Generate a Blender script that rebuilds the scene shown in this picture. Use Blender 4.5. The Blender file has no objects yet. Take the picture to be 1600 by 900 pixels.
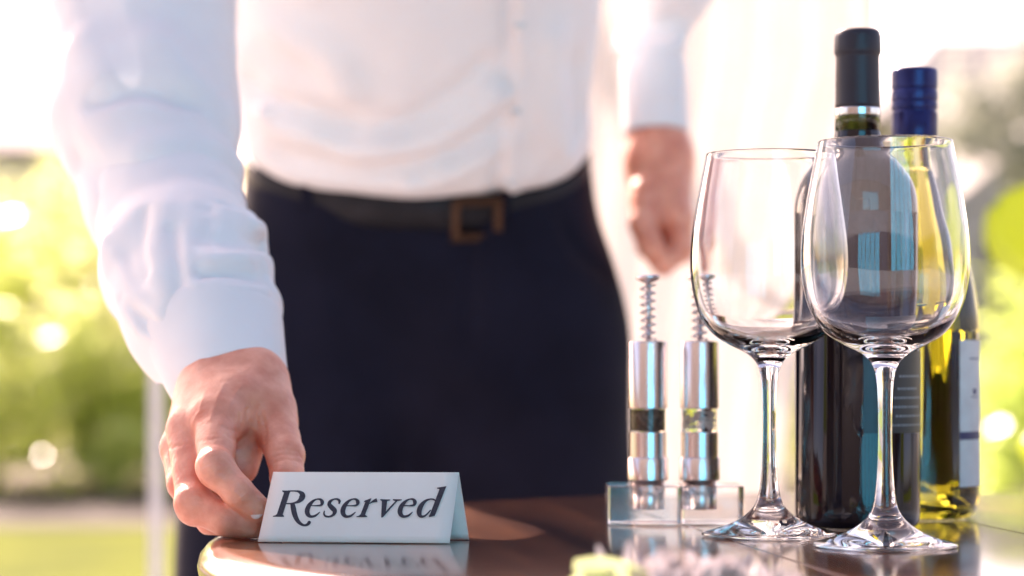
import bpy, math, random
import numpy as np
from mathutils import Vector, Matrix
S = bpy.context.scene
COL = S.collection
R = math.radians
rng = np.random.default_rng(7)
random.seed(7)

# ------------------------------------------------------------------ camera
EYE = 0.8515
F = 1600 * 85 / 36.0
cam_d = bpy.data.cameras.new('camera')
cam = bpy.data.objects.new('camera', cam_d); COL.objects.link(cam)
cam.location = (0, 0, EYE); cam.rotation_euler = (R(90), 0, 0)
cam_d.lens = 85; cam_d.sensor_width = 36; cam_d.shift_y = 110 / 1600.0
cam_d.clip_start = 0.05; cam_d.clip_end = 3000
cam_d.dof.use_dof = True; cam_d.dof.focus_distance = 1.325; cam_d.dof.aperture_fstop = 4.9
S.camera = cam
# ------------------------------------------------------------------ light
SUN = Vector((-0.425, 0.905, 0.0)).normalized() * math.cos(R(36)); SUN.z = math.sin(R(36))
w = bpy.data.worlds.new('World'); S.world = w; w.use_nodes = True
wn = w.node_tree
bg = wn.nodes['Background']
sky = wn.nodes.new('ShaderNodeTexSky'); sky.sky_type = 'NISHITA'; sky.sun_disc = False
sky.sun_elevation = R(36); sky.sun_rotation = math.atan2(SUN.x, SUN.y)
sky.dust_density = 3.0; sky.air_density = 0.7; sky.ozone_density = 0.2
wn.links.new(sky.outputs[0], bg.inputs[0]); bg.inputs[1].default_value = 0.15
ld = bpy.data.lights.new('sun', 'SUN'); ld.energy = 4.9; ld.angle = R(0.53); ld.color = (1.0, 0.96, 0.91)
sun = bpy.data.objects.new('sun', ld); COL.objects.link(sun)
sun.rotation_euler = SUN.to_track_quat('Z', 'Y').to_euler()
# ------------------------------------------------------------------ exposure
S.view_settings.view_transform = 'Standard'; S.view_settings.look = 'None'
S.view_settings.exposure = 1.64; S.view_settings.gamma = 1.0
try:
    S.view_settings.use_white_balance = True
    S.view_settings.white_balance_temperature = 7900
    S.view_settings.white_balance_tint = 31
except Exception:
    pass
S.render.engine = 'CYCLES'
cy = S.cycles
cy.use_denoising = True
cy.max_bounces = 20; cy.transmission_bounces = 18; cy.glossy_bounces = 8; cy.diffuse_bounces = 4; cy.volume_bounces = 0
cy.transparent_max_bounces = 16; cy.sample_clamp_indirect = 12; cy.blur_glossy = 0.3
cy.caustics_reflective = True; cy.caustics_refractive = True

# ================================================================== helpers
def P(px, py, d):
    "point of the place, measured off the photograph at a distance d from the lens"
    return Vector(((px - 800) / F * d, d, EYE + (560 - py) / F * d))

def empty(name, label=None, cat=None, loc=(0, 0, 0), group=None):
    o = bpy.data.objects.new(name, None); COL.objects.link(o); o.location = loc
    o.empty_display_size = 0.05
    return tag(o, label, cat, group)

def tag(o, label=None, cat=None, group=None, kind=None):
    if label: o['label'] = label
    if cat: o['category'] = cat
    if group: o['group'] = group
    if kind: o['kind'] = kind
    return o

def mesh_np(name, v, f):
    v = np.asarray(v, np.float32); me = bpy.data.meshes.new(name)
    if isinstance(f, np.ndarray):
        n, k = f.shape
        me.vertices.add(len(v)); me.vertices.foreach_set('co', v.ravel())
        me.loops.add(n * k); me.loops.foreach_set('vertex_index', f.astype(np.int32).ravel())
        me.polygons.add(n); me.polygons.foreach_set('loop_start', np.arange(0, n * k, k, dtype=np.int32))
        me.update(calc_edges=True)
    else:
        me.from_pydata([tuple(map(float, q)) for q in v], [], f); me.update()
    return me

def link(name, me, mat, parent=None, smooth=True, loc=None):
    o = bpy.data.objects.new(name, me); COL.objects.link(o)
    if mat is not None and not me.materials: me.materials.append(mat)
    if smooth is True: me.polygons.foreach_set('use_smooth', [True] * len(me.polygons))
    if parent:
        o.parent = parent
    if loc is not None: o.location = loc
    return o

def obj(name, v, f, mat, parent=None, smooth=True, loc=None, local=True):
    """local=False: v is in world coordinates and parent sits somewhere unrotated"""
    v = np.asarray(v, float)
    if not local and parent is not None: v = v - np.array(world_loc(parent))
    return link(name, mesh_np(name, v, f), mat, parent, smooth, loc)

def world_loc(o):
    p = Vector((0, 0, 0))
    while o: p += o.location; o = o.parent
    return p

def auto_smooth(o, ang=35):
    me = o.data
    me.polygons.foreach_set('use_smooth', [True] * len(me.polygons))
    import bmesh
    bm = bmesh.new(); bm.from_mesh(me)
    for e in bm.edges:
        if len(e.link_faces) == 2 and e.calc_face_angle(0) > R(ang): e.smooth = False
    bm.to_mesh(me); bm.free()
    return o

def lathe(prof, n=64, closed=False):
    v = []; f = []; ring = []
    for r, z in prof:
        if r < 1e-6: ring.append([len(v)]); v.append((0, 0, z))
        else:
            ring.append(list(range(len(v), len(v) + n)))
            v += [(r * math.cos(2 * math.pi * i / n), r * math.sin(2 * math.pi * i / n), z) for i in range(n)]
    pairs = list(zip(ring, ring[1:])) + ([(ring[-1], ring[0])] if closed else [])
    for a, b in pairs:
        for i in range(n):
            j = (i + 1) % n
            if len(a) == 1 and len(b) == 1: continue
            if len(a) == 1: f.append((a[0], b[j], b[i]))
            elif len(b) == 1: f.append((a[i], a[j], b[0]))
            else: f.append((a[i], a[j], b[j], b[i]))
    return v, f

def smooth_prof(pts, sub=6):
    "Catmull-Rom through (r, z)"
    p = [Vector((*q, 0)) for q in pts]; out = []
    for i in range(len(p) - 1):
        p0 = p[max(i - 1, 0)]; p1 = p[i]; p2 = p[i + 1]; p3 = p[min(i + 2, len(p) - 1)]
        for k in range(sub):
            t = k / sub
            q = 0.5 * ((2 * p1) + (p2 - p0) * t + (2 * p0 - 5 * p1 + 4 * p2 - p3) * t * t + (3 * p1 - p0 - 3 * p2 + p3) * t ** 3)
            out.append((max(q.x, 0), q.y))
    out.append((p[-1].x, p[-1].y)); return out

def catmull(pts, sub=8):
    pts = [np.array(q, float) for q in pts]; out = []
    for i in range(len(pts) - 1):
        p0 = pts[max(i - 1, 0)]; p1 = pts[i]; p2 = pts[i + 1]; p3 = pts[min(i + 2, len(pts) - 1)]
        for k in range(sub):
            t = k / sub
            out.append(0.5 * (2 * p1 + (p2 - p0) * t + (2 * p0 - 5 * p1 + 4 * p2 - p3) * t * t + (3 * p1 - p0 - 3 * p2 + p3) * t ** 3))
    out.append(pts[-1]); return np.array(out)

def tube(path, rad, n=10, cap=True):
    path = [Vector(p) for p in path]; m = len(path)
    if not hasattr(rad, '__len__'): rad = [rad] * m
    v = []; f = []; up = None
    for i, p in enumerate(path):
        t = (path[min(i + 1, m - 1)] - path[max(i - 1, 0)]).normalized()
        if up is None: up = Vector((0, 0, 1)) if abs(t.z) < 0.9 else Vector((1, 0, 0))
        a = t.cross(up).normalized(); b = a.cross(t).normalized(); up = b
        for k in range(n):
            c = 2 * math.pi * k / n
            v.append(p + (a * math.cos(c) + b * math.sin(c)) * rad[i])
    for i in range(m - 1):
        for k in range(n):
            l = (k + 1) % n
            f.append((i * n + k, i * n + l, (i + 1) * n + l, (i + 1) * n + k))
    if cap: f.append(tuple(range(n))[::-1]); f.append(tuple(range((m - 1) * n, m * n)))
    return v, f

def box(x0, y0, z0, x1, y1, z1, bev=0.0):
    import bmesh
    bm = bmesh.new(); bmesh.ops.create_cube(bm, size=1)
    for q in bm.verts:
        q.co = Vector(((x0 + x1) / 2 + q.co.x * (x1 - x0), (y0 + y1) / 2 + q.co.y * (y1 - y0), (z0 + z1) / 2 + q.co.z * (z1 - z0)))
    if bev: bmesh.ops.bevel(bm, geom=bm.edges[:], offset=bev, segments=2, affect='EDGES', profile=0.5)
    v = [q.co.copy() for q in bm.verts]; f = [[q.index for q in g.verts] for g in bm.faces]
    bm.free(); return v, f

def merge(*parts):
    v = []; f = []
    for a, b in parts:
        o = len(v); v += [Vector(q) for q in a]; f += [tuple(i + o for i in g) for g in b]
    return v, f

# ---------------------------------------------------------- implicit surfaces
class Grid:
    def __init__(s, lo, hi, h):
        s.h = h; s.lo = np.array(lo, np.float32)
        n = [int(math.ceil((hi[i] - lo[i]) / h)) + 1 for i in range(3)]
        a = [np.float32(lo[i]) + np.arange(n[i], dtype=np.float32) * np.float32(h) for i in range(3)]
        s.X, s.Y, s.Z = np.meshgrid(*a, indexing='ij', sparse=True)
        s.n = n
    def cap(s, a, b, ra, rb):
        a = np.array(a, np.float32); b = np.array(b, np.float32); d = b - a; L = float(d @ d) or 1e-9
        t = ((s.X - a[0]) * d[0] + (s.Y - a[1]) * d[1] + (s.Z - a[2]) * d[2]) / np.float32(L)
        t = np.clip(t, 0, 1)
        q = (s.X - a[0] - t * d[0]) ** 2 + (s.Y - a[1] - t * d[1]) ** 2 + (s.Z - a[2] - t * d[2]) ** 2
        return np.sqrt(q) - (ra + (rb - ra) * t)
    def ell(s, c, r):
        m = min(r)
        return (np.sqrt(((s.X - c[0]) / r[0]) ** 2 + ((s.Y - c[1]) / r[1]) ** 2 + ((s.Z - c[2]) / r[2]) ** 2) - 1) * np.float32(m)
    def line(s, pts):
        "unsigned distance to a polyline"
        d = None
        for a, b in zip(pts, pts[1:]):
            q = s.cap(a, b, 0, 0); d = q if d is None else np.minimum(d, q)
        return d
    def mesh(s, f):
        f = f.astype(np.float32); neg = f < 0
        nx, ny, nz = f.shape
        cnt = np.zeros((nx - 1, ny - 1, nz - 1), np.int8)
        acc = [np.zeros((nx - 1, ny - 1, nz - 1), np.float32) for _ in range(3)]
        corner = lambda A, i, j, k: A[i:nx - 1 + i, j:ny - 1 + j, k:nz - 1 + k]
        cor = [(0,0,0),(1,0,0),(0,1,0),(1,1,0),(0,0,1),(1,0,1),(0,1,1),(1,1,1)]
        for i, a in enumerate(cor):
            for ax in range(3):
                if a[ax]: continue
                b = list(a); b[ax] = 1
                fa = corner(f, *a); fb = corner(f, *b)
                m = corner(neg, *a) != corner(neg, *b)
                t = np.where(m, fa / np.where(m, fa - fb, 1), 0)
                cnt += m
                for q in range(3):
                    acc[q] += np.where(m, (a[q] + t) if q == ax else a[q], 0)
        act = cnt > 0
        idx = -np.ones(cnt.shape, np.int64); idx[act] = np.arange(act.sum())
        I = np.argwhere(act)
        c = cnt[act].astype(np.float32)
        V = np.stack([I[:, q] + acc[q][act] / c for q in range(3)], 1) * s.h + s.lo
        faces = []
        for ax in range(3):
            o1, o2 = [(1, 2), (2, 0), (0, 1)][ax]
            sl = [slice(1, None)] * 3
            sa = [slice(1, f.shape[q] - 1) for q in range(3)]; sb = list(sa)
            sa[ax] = slice(0, f.shape[ax] - 1); sb[ax] = slice(1, f.shape[ax])
            na = neg[tuple(sa)]; nb = neg[tuple(sb)]
            E = np.argwhere(na != nb)
            if not len(E): continue
            base = E.copy(); off = [1, 1, 1]; off[ax] = 0
            base += np.array(off)
            flip = na[tuple(E.T)]
            def cell(d1, d2):
                q = base.copy(); q[:, o1] -= d1; q[:, o2] -= d2
                return idx[tuple(q.T)]
            q4 = np.stack([cell(1, 1), cell(0, 1), cell(0, 0), cell(1, 0)], 1)
            q4[~flip] = q4[~flip][:, ::-1]
            faces.append(q4)
        return V, np.concatenate(faces)

def smin(a, b, k):
    h = np.clip(0.5 + 0.5 * (b - a) / k, 0, 1)
    return b + (a - b) * h - k * h * (1 - h)
def sall(l, k):
    r = l[0]
    for q in l[1:]: r = smin(r, q, k)
    return r
def fold(g, f, pts, amp, wd):
    "a ridge (amp > 0) or a groove (amp < 0) along a polyline"
    d = g.line(pts)
    return f - amp * np.exp(-(d / wd) ** 2)
def snap(g, f, px, py, d0=None):
    "first point of the surface met along the line of sight through a measured spot"
    ds = np.arange(g.lo[1] + g.h, g.lo[1] + (g.n[1] - 2) * g.h, g.h * .5)
    if d0: ds = ds[(ds > d0 - .12) & (ds < d0 + .14)]
    q = np.stack([(px - 800) / F * ds, ds, EYE + (560 - py) / F * ds], 1)
    i = np.round((q - g.lo) / g.h).astype(int)
    ok = np.all((i >= 0) & (i < np.array(f.shape)), 1); i = i[ok]; q = q[ok]
    if not len(i): return P(px, py, d0 or 2.0)
    m = np.nonzero(f[tuple(i.T)] < 0)[0]
    return Vector(q[m[0]]) if len(m) else P(px, py, d0 or 2.0)
def folds(g, f, FO, near=1.0, far=1.0):
    base = f
    for pts, amp, wdt in FO:
        c = catmull(pts, 3)
        f = fold(g, f, [np.array(snap(g, base, *q)) for q in c], amp * (far if pts[0][2] > 1.85 else near), wdt)
    return f
def ripple(g, freq, n=6, seed=1):
    r = np.random.default_rng(seed); o = 0
    for i in range(n):
        k = r.normal(size=3); k = k / np.linalg.norm(k) * freq * r.uniform(0.6, 1.5)
        o = o + np.sin(g.X * k[0] + g.Y * k[1] + g.Z * k[2] + r.uniform(0, 6.28)) / n
    return o
def relax(v, f, it=2, lam=0.5):
    e = np.concatenate([f[:, [0, 1]], f[:, [1, 2]], f[:, [2, 3]], f[:, [3, 0]]]); e = np.concatenate([e, e[:, ::-1]])
    c = np.bincount(e[:, 0], minlength=len(v)).astype(float)
    for _ in range(it):
        s = np.stack([np.bincount(e[:, 0], weights=v[e[:, 1], q], minlength=len(v)) for q in range(3)], 1) / c[:, None]
        v = v + (s - v) * lam
    return v

# ================================================================== materials
def mat(name, col, rough=0.5, metal=0.0, **kw):
    m = bpy.data.materials.new(name); m.use_nodes = True
    b = m.node_tree.nodes['Principled BSDF']
    b.inputs['Base Color'].default_value = (*col, 1); b.inputs['Roughness'].default_value = rough
    b.inputs['Metallic'].default_value = metal
    for k, v in kw.items(): b.inputs[k].default_value = v
    return m

def vary(m, c1, c2, scale=5, detail=4, stretch=(1, 1, 1), bump=0.0, bdist=0.001, bscale=None, rvar=None, sharp=None, coords='Object'):
    nt = m.node_tree; N = nt.nodes; L = nt.links; b = N['Principled BSDF']
    tc = N.new('ShaderNodeTexCoord'); mp = N.new('ShaderNodeMapping'); mp.inputs['Scale'].default_value = stretch
    L.new(tc.outputs[coords], mp.inputs[0])
    n = N.new('ShaderNodeTexNoise'); n.inputs['Scale'].default_value = scale; n.inputs['Detail'].default_value = detail
    L.new(mp.outputs[0], n.inputs['Vector'])
    r = N.new('ShaderNodeValToRGB'); r.color_ramp.elements[0].color = (*c1, 1); r.color_ramp.elements[1].color = (*c2, 1)
    r.color_ramp.elements[0].position = 0.3 if not sharp else sharp[0]; r.color_ramp.elements[1].position = 0.7 if not sharp else sharp[1]
    L.new(n.outputs[0], r.inputs[0]); L.new(r.outputs[0], b.inputs['Base Color'])
    if rvar:
        q = N.new('ShaderNodeMapRange'); q.inputs[3].default_value, q.inputs[4].default_value = rvar
        L.new(n.outputs[0], q.inputs[0]); L.new(q.outputs[0], b.inputs['Roughness'])
    if bump:
        n2 = N.new('ShaderNodeTexNoise'); n2.inputs['Scale'].default_value = bscale or scale * 8; n2.inputs['Detail'].default_value = 5
        L.new(mp.outputs[0], n2.inputs['Vector'])
        bp = N.new('ShaderNodeBump'); bp.inputs['Strength'].default_value = bump; bp.inputs['Distance'].default_value = bdist
        L.new(n2.outputs[0], bp.inputs['Height']); L.new(bp.outputs[0], b.inputs['Normal'])
    return m

def leafmat(name, c1, c2, trans=0.5, rough=0.3, scale=3.0, tint=None):
    m = mat(name, c1, rough); nt = m.node_tree; N = nt.nodes; L = nt.links; b = N['Principled BSDF']
    vary(m, c1, c2, scale=scale, detail=2)
    t = N.new('ShaderNodeBsdfTranslucent')
    mx = N.new('ShaderNodeMixShader'); mx.inputs[0].default_value = trans
    t.inputs[0].default_value = (*(tint or [min(1, 1.6 * (c1[i] + c2[i]) / 2 + .02) for i in range(3)]), 1)
    out = N['Material Output']
    L.new(b.outputs[0], mx.inputs[1]); L.new(t.outputs[0], mx.inputs[2]); L.new(mx.outputs[0], out.inputs[0])
    return m

def cloth(name, c1, c2, trans=0.0, bump=0.25, fine=1500):
    m = mat(name, c1, 0.85); vary(m, c1, c2, scale=14, detail=5, bump=bump, bdist=0.0004, bscale=fine)
    m.node_tree.nodes['Principled BSDF'].inputs['Sheen Weight'].default_value = 0.15
    if trans:
        nt = m.node_tree; N = nt.nodes; L = nt.links; t = N.new('ShaderNodeBsdfTranslucent'); t.inputs[0].default_value = (*c2, 1)
        mx = N.new('ShaderNodeMixShader'); mx.inputs[0].default_value = trans
        L.new(N['Principled BSDF'].outputs[0], mx.inputs[1]); L.new(t.outputs[0], mx.inputs[2]); L.new(mx.outputs[0], N['Material Output'].inputs[0])
    return m

def glassmat(name, ior=1.5, col=(1, 1, 1), rough=0.0, absorb=None, dens=0):
    m = bpy.data.materials.new(name); m.use_nodes = True; nt = m.node_tree; N = nt.nodes; N.clear()
    o = N.new('ShaderNodeOutputMaterial'); g = N.new('ShaderNodeBsdfGlass')
    g.inputs['IOR'].default_value = ior; g.inputs['Color'].default_value = (*col, 1); g.inputs['Roughness'].default_value = rough
    nt.links.new(g.outputs[0], o.inputs[0])
    if absorb:
        a = N.new('ShaderNodeVolumeAbsorption'); a.inputs[0].default_value = (*absorb, 1); a.inputs[1].default_value = dens
        nt.links.new(a.outputs[0], o.inputs['Volume'])
    return m

M = {}
M['shirt'] = cloth('white_cotton', (.80, .775, .78), (.85, .83, .83), trans=0.06)
M['trousers'] = cloth('navy_wool', (.0046, .0046, .0128), (.0085, .0085, .0205), bump=0.3, fine=900)
M['trousers'].node_tree.nodes['Principled BSDF'].inputs['Sheen Weight'].default_value = 0
M['trousers'].node_tree.nodes['Principled BSDF'].inputs['Specular IOR Level'].default_value = .15
M['leather'] = vary(mat('black_leather', (.012, .011, .013), .50), (.010, .009, .012), (.02, .018, .022), scale=40, bump=.3, bdist=.0005, bscale=500)
M['brass'] = mat('antique_brass', (.085, .048, .032), .45, 1.0)
M['leather'].node_tree.nodes['Principled BSDF'].inputs['Specular IOR Level'].default_value = .18
sk = mat('skin', (.72, .42, .34), .46)
vary(sk, (.66, .20, .125), (.87, .38, .265), scale=70, detail=7, bump=.6, bdist=.0008, bscale=420)
b = sk.node_tree.nodes['Principled BSDF']
b.inputs['Subsurface Weight'].default_value = 0.32; b.inputs['Subsurface Radius'].default_value = (1.0, .32, .16); b.inputs['Subsurface Scale'].default_value = 0.005
M['skin'] = sk
M['nail'] = mat('nail', (.74, .46, .40), .3)
M['hair'] = vary(mat('brown_hair', (.03, .02, .015), .5), (.02, .014, .01), (.06, .04, .025), scale=200, stretch=(1, 1, .1))
M['shoe'] = mat('shoe_leather', (.015, .012, .012), .25)
M['glass'] = glassmat('clear_glass', 1.48)
M['acrylic'] = glassmat('clear_acrylic', 1.49, (.99, .985, .985), .06)
M['darkglass'] = mat('dark_bottle_glass', (.003, .003, .008), .03, IOR=1.52)
M['neckglass'] = glassmat('green_neck_glass', 1.5, absorb=(.30, .36, .06), dens=150)
M['yellowglass'] = glassmat('yellow_green_glass', 1.5, absorb=(.80, .80, .16), dens=42)
M['wine'] = glassmat('white_wine', 1.335 / 1.5, absorb=(.88, .80, .25), dens=20)
M['foil'] = mat('black_foil', (.010, .010, .022), .5)
M['band'] = mat('silver_band', (.80, .78, .76), .18, 1.0)
M['bluecap'] = vary(mat('blue_cap', (.02, .03, .16), .34, .4), (.007, .011, .075), (.014, .024, .13), scale=60)
M['darklabel'] = vary(mat('dark_label', (.02, .022, .03), .38), (.016, .02, .03), (.026, .03, .04), scale=90)
M['labelprint'] = mat('label_print', (.20, .22, .25), .4)
M['whitelabel'] = vary(mat('white_label', (.66, .60, .60), .6), (.62, .56, .56), (.70, .65, .64), scale=80)
M['navyprint'] = mat('navy_print', (.03, .035, .12), .5)
M['steel'] = mat('brushed_steel', (.86, .80, .79), .25, 1.0)
M['steel'].node_tree.nodes['Principled BSDF'].inputs['Specular Tint'].default_value = (.35, .30, .32, 1)  # dark edge tint stands in for dark reflections along the mills' sides
M['spring'] = mat('spring_steel', (.62, .60, .60), .2, 1.0)
M['pepper'] = vary(mat('peppercorns', (.12, .07, .05), .7), (.05, .03, .02), (.26, .18, .14), scale=400)
M['salt'] = vary(mat('sea_salt', (.85, .80, .78), .5), (.75, .7, .68), (.9, .86, .84), scale=500)
M['paper'] = vary(mat('card_paper', (.86, .77, .72), .62), (.84, .75, .70), (.88, .79, .74), scale=30, bump=.12, bdist=.0002, bscale=1200)
M['ink'] = vary(mat('black_ink', (.024, .020, .035), .6), (.02, .017, .03), (.045, .038, .06), scale=600)
wd = mat('mahogany', (.05, .02, .016), .16, IOR=1.55)
vary(wd, (.030, .012, .010), (.24, .090, .042), scale=22, detail=8, sharp=(.36, .72), stretch=(1, .06, 1), bump=.02, bdist=.0003, bscale=60, rvar=(.13, .2))
wd.node_tree.nodes['Principled BSDF'].inputs['Coat Weight'].default_value = .3
wd.node_tree.nodes['Principled BSDF'].inputs['Coat Roughness'].default_value = .11
M['wood'] = wd
M['iron'] = mat('dark_iron', (.03, .03, .032), .45, .8)
M['whitepaint'] = vary(mat('white_paint', (.78, .77, .76), .5), (.72, .71, .70), (.82, .81, .80), scale=6)
M['curtain'] = cloth('white_curtain', (.78, .74, .71), (.84, .81, .78), trans=0.38, bump=.1, fine=600)
M['lawn'] = vary(mat('lawn', (.10, .14, .02), .9), (.060, .085, .004), (.15, .18, .008), scale=1.3, detail=6, bump=.6, bdist=.05, bscale=14)
M['lawn'].node_tree.nodes['Principled BSDF'].inputs['Specular IOR Level'].default_value = .05
M['soil'] = vary(mat('gravel_path', (.15, .12, .10), .95), (.035, .028, .020), (.08, .062, .048), scale=1.2, detail=6, bump=.5, bdist=.02, bscale=30)
M['paving'] = vary(mat('paving_stone', (.30, .30, .30), .85), (.25, .25, .255), (.35, .35, .355), scale=3, detail=7, bump=.3, bdist=.01, bscale=40)
M['bark'] = vary(mat('bark', (.10, .07, .05), .9), (.06, .045, .03), (.16, .12, .09), scale=8, bump=.6, bdist=.02)

# ================================================================== the ground
obj('ground', [(-400, -60, 0), (400, -60, 0), (400, 900, 0), (-400, 900, 0)], [(0, 1, 2, 3)], M['lawn'], smooth=False)['kind'] = 'structure'
obj('terrace', *box(-7, -5.0, .004, 7, 7.0, .06, .01), M['paving'], smooth=False)['kind'] = 'structure'
obj('garden_path', [(-40, 12.2, .006), (40, 12.2, .006), (40, 15.0, .006), (-40, 15.0, .006)], [(0, 1, 2, 3)], M['soil'], smooth=False)['kind'] = 'structure'
obj('planting_bed', [(-40, 15.1, .010), (40, 15.1, .010), (40, 22.0, .010), (-40, 22.0, .010)], [(0, 1, 2, 3)], M['bark'], smooth=False)['kind'] = 'structure'

# ================================================================== foliage
def leaf_cloud(pts, size, seed, droop=0.0):
    "small folded leaves, one at every point"
    r = np.random.default_rng(seed); n = len(pts)
    lev = r.random(n) < .6                       # most blades lie level and hang outward, the rest every way
    out_ = pts - pts.mean(0); out_[:, 2] *= .3; out_ /= np.linalg.norm(out_, axis=1)[:, None] + 1e-6
    up_ = r.normal(size=(n, 3)) * np.where(lev, .24, 3.0)[:, None] + out_ * .42; up_[:, 2] += 1
    a = np.cross(up_, r.normal(size=(n, 3))); a /= np.linalg.norm(a, axis=1)[:, None]
    b_ = np.cross(up_, a); b_ /= np.linalg.norm(b_, axis=1)[:, None]
    nn = np.cross(a, b_)
    s = (size * r.uniform(.6, 1.35, n))[:, None]
    v = np.stack([pts - a * s, pts + b_ * s * .45 + nn * s * .12, pts + a * s, pts - b_ * s * .45 + nn * s * .12], 1).reshape(-1, 3)
    f = np.arange(n * 4).reshape(n, 4)
    return v, f

def crown_points(n, lobes, seed, fill=.55, clump=.10, per=34):
    "leaves gathered in clumps with gaps between them"
    c = crown_shell(max(8, n // per), lobes, seed, fill); r = np.random.default_rng(seed + 500)
    c = np.repeat(c, per, 0); return c + r.normal(size=c.shape) * clump * np.repeat(r.uniform(.5, 1.3, (len(c) // per, 1)), per, 0)
def crown_shell(n, lobes, seed, fill=.55):
    r = np.random.default_rng(seed); out = []
    wts = np.array([l[3] * l[4] * l[5] for l in lobes]) ** .67; wts /= wts.sum()
    for l, k in zip(lobes, (wts * n).astype(int)):
        d = r.normal(size=(k, 3)); d /= np.linalg.norm(d, axis=1)[:, None]
        rad = r.uniform(fill, 1, (k, 1)) ** .6
        q = d * rad
        lump = 1 + .16 * np.sin(q[:, :1] * 5 + l[0]) * np.cos(q[:, 1:2] * 6 + l[1]) + .10 * np.sin(q[:, 2:] * 9)
        q = q * lump * np.array(l[3:6]) + np.array(l[:3]); out.append(q)
    return np.concatenate(out)

def shrub(x, y, w, h, size, n, m, seed, label, group, name='garden_shrub', cat='shrub', trunk=.05, dep=None):
    r = np.random.default_rng(seed)
    t = empty(name, label, cat, (x, y, 0), group)
    dep = dep or w * .8
    lobes = []
    for i in range(7):
        lobes.append((r.uniform(-.6, .6) * w / 2, r.uniform(-.5, .5) * dep / 2, trunk + (h - trunk) * r.uniform(.25, .8), w * r.uniform(.22, .34), dep * r.uniform(.22, .34), (h - trunk) * r.uniform(.18, .30)))
    lobes.append((0, 0, trunk + (h - trunk) * .42, w * .42, dep * .4, (h - trunk) * .42))
    for i in range(3): lobes.append(((i - 1) * w * .27, -dep * .2, .16 * h, w * .22, dep * .25, .14 * h))
    p = crown_points(n, lobes, seed)
    p = p[p[:, 2] > .03]
    obj('crown', *leaf_cloud(p, size, seed), m, t, smooth=False)
    parts = []
    for i in range(4):
        a = r.uniform(0, 6.28); e = Vector((math.cos(a) * w * .2, math.sin(a) * dep * .2, h * .7))
        parts.append(tube([(e.x * .1, e.y * .1, 0), (e.x * .4, e.y * .4, h * .3), e], [.03 * h / 2, .022 * h / 2, .008], 6))
    obj('trunk', *merge(*parts), M['bark'], t)
    return t

L1 = leafmat('lime_leaves', (.26, .31, .09), (.46, .48, .18), .64, .21, tint=(.92, 1.0, .44))
L2 = leafmat('green_leaves', (.07, .11, .015), (.16, .20, .04), .58, .21, tint=(.70, .90, .22))
L3 = leafmat('pale_leaves', (.34, .34, .22), (.5, .46, .36), .55, .21, tint=(.96, .97, .62))
L4 = leafmat('hazed_leaves', (.24, .27, .23), (.36, .39, .33), .35, .5, tint=(.66, .70, .60))  # distance haze is mixed into these paler leaf colours
for q in (L1, L2, L3): q.node_tree.nodes['Principled BSDF'].inputs['Specular IOR Level'].default_value = 1.0
LF = leafmat('fresh_leaf', (.20, .28, .03), (.30, .36, .05), .6, .3, tint=(.90, 1.0, .22))
gs = 'shrubs along the garden bed'
shrub(-3.55, 16.5, 2.3, 2.30, .07, 4600, L1, 11, 'lime green sunlit shrub at the far left behind the lawn', gs)
shrub(-2.45, 17.0, 1.7, 2.55, .07, 4600, L3, 12, 'pale yellowish shrub just left of the white sleeve', gs)
shrub(-2.55, 15.2, 1.5, 1.25, .068, 2600, L1, 13, 'low rounded shrub in front of the pale one on the left', gs)
shrub(-4.1, 14.9, 1.3, 1.0, .068, 2400, L1, 14, 'low lime shrub at the left edge of the view by the lawn', gs)
shrub(-1.3, 16.2, 1.9, 2.1, .055, 2600, L1, 15, 'lime green shrub hidden behind the man\'s back', gs)
shrub(.2, 16.8, 2.0, 2.0, .055, 2200, L2, 16, 'green shrub standing behind the man and the curtain', gs)
shrub(1.7, 16.0, 1.7, 1.6, .055, 1600, L1, 17, 'lime green shrub directly behind the dark wine bottle', gs)
shrub(2.9, 12.6, 1.6, 1.45, .065, 2600, L2, 18, 'bright green shrub behind the white wine bottle', gs)
shrub(3.2, 11.0, 1.2, .95, .045, 1900, L2, 19, 'dark green shrub low at the right edge beside the white wine bottle', gs)
shrub(3.9, 13.6, 1.8, 1.5, .055, 2000, L2, 20, 'green shrub beyond the right edge of the table', gs)

def tree(x, y, h, spread, base, m, seed, label, n=4200, size=.09, group='trees beyond the garden'):
    r = np.random.default_rng(seed)
    t = empty('garden_tree', label, 'tree', (x, y, 0), group)
    lobes = []
    br = []
    for i in range(12):
        a = i * 2.4; q = r.uniform(.3, 1) * spread; z = base + (h - base) * r.uniform(.15, .9)
        lobes.append((math.cos(a) * q * .7, math.sin(a) * q * .7, z, spread * .38, spread * .38, (h - base) * .16))
        br.append(tube([(0, 0, base * .7 + (z - base) * .3), (math.cos(a) * q * .3, math.sin(a) * q * .3, z * .8), (math.cos(a) * q * .65, math.sin(a) * q * .65, z)], [.06, .04, .015], 6))
    obj('crown', *leaf_cloud(crown_points(n, lobes, seed, .3, .16), size, seed), m, t, smooth=False)
    obj('trunk', *merge(tube([(0, 0, 0), (.06, 0, h * .3), (-.05, .05, h * .6), (0, 0, h * .9)], [.17, .13, .09, .03], 10), *br), M['bark'], t)
    return t
tree(5.6, 25, 4.9, 1.35, 2.2, L4, 31, 'grey green tree at the upper right behind the bottles')
tree(9.0, 27, 5.5, 2.0, 1.2, L4, 32, 'taller grey green tree further right beyond the picture edge')
tree(-9.5, 26, 5.0, 1.8, 1.0, L2, 33, 'green tree beyond the left edge of the picture')

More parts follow.
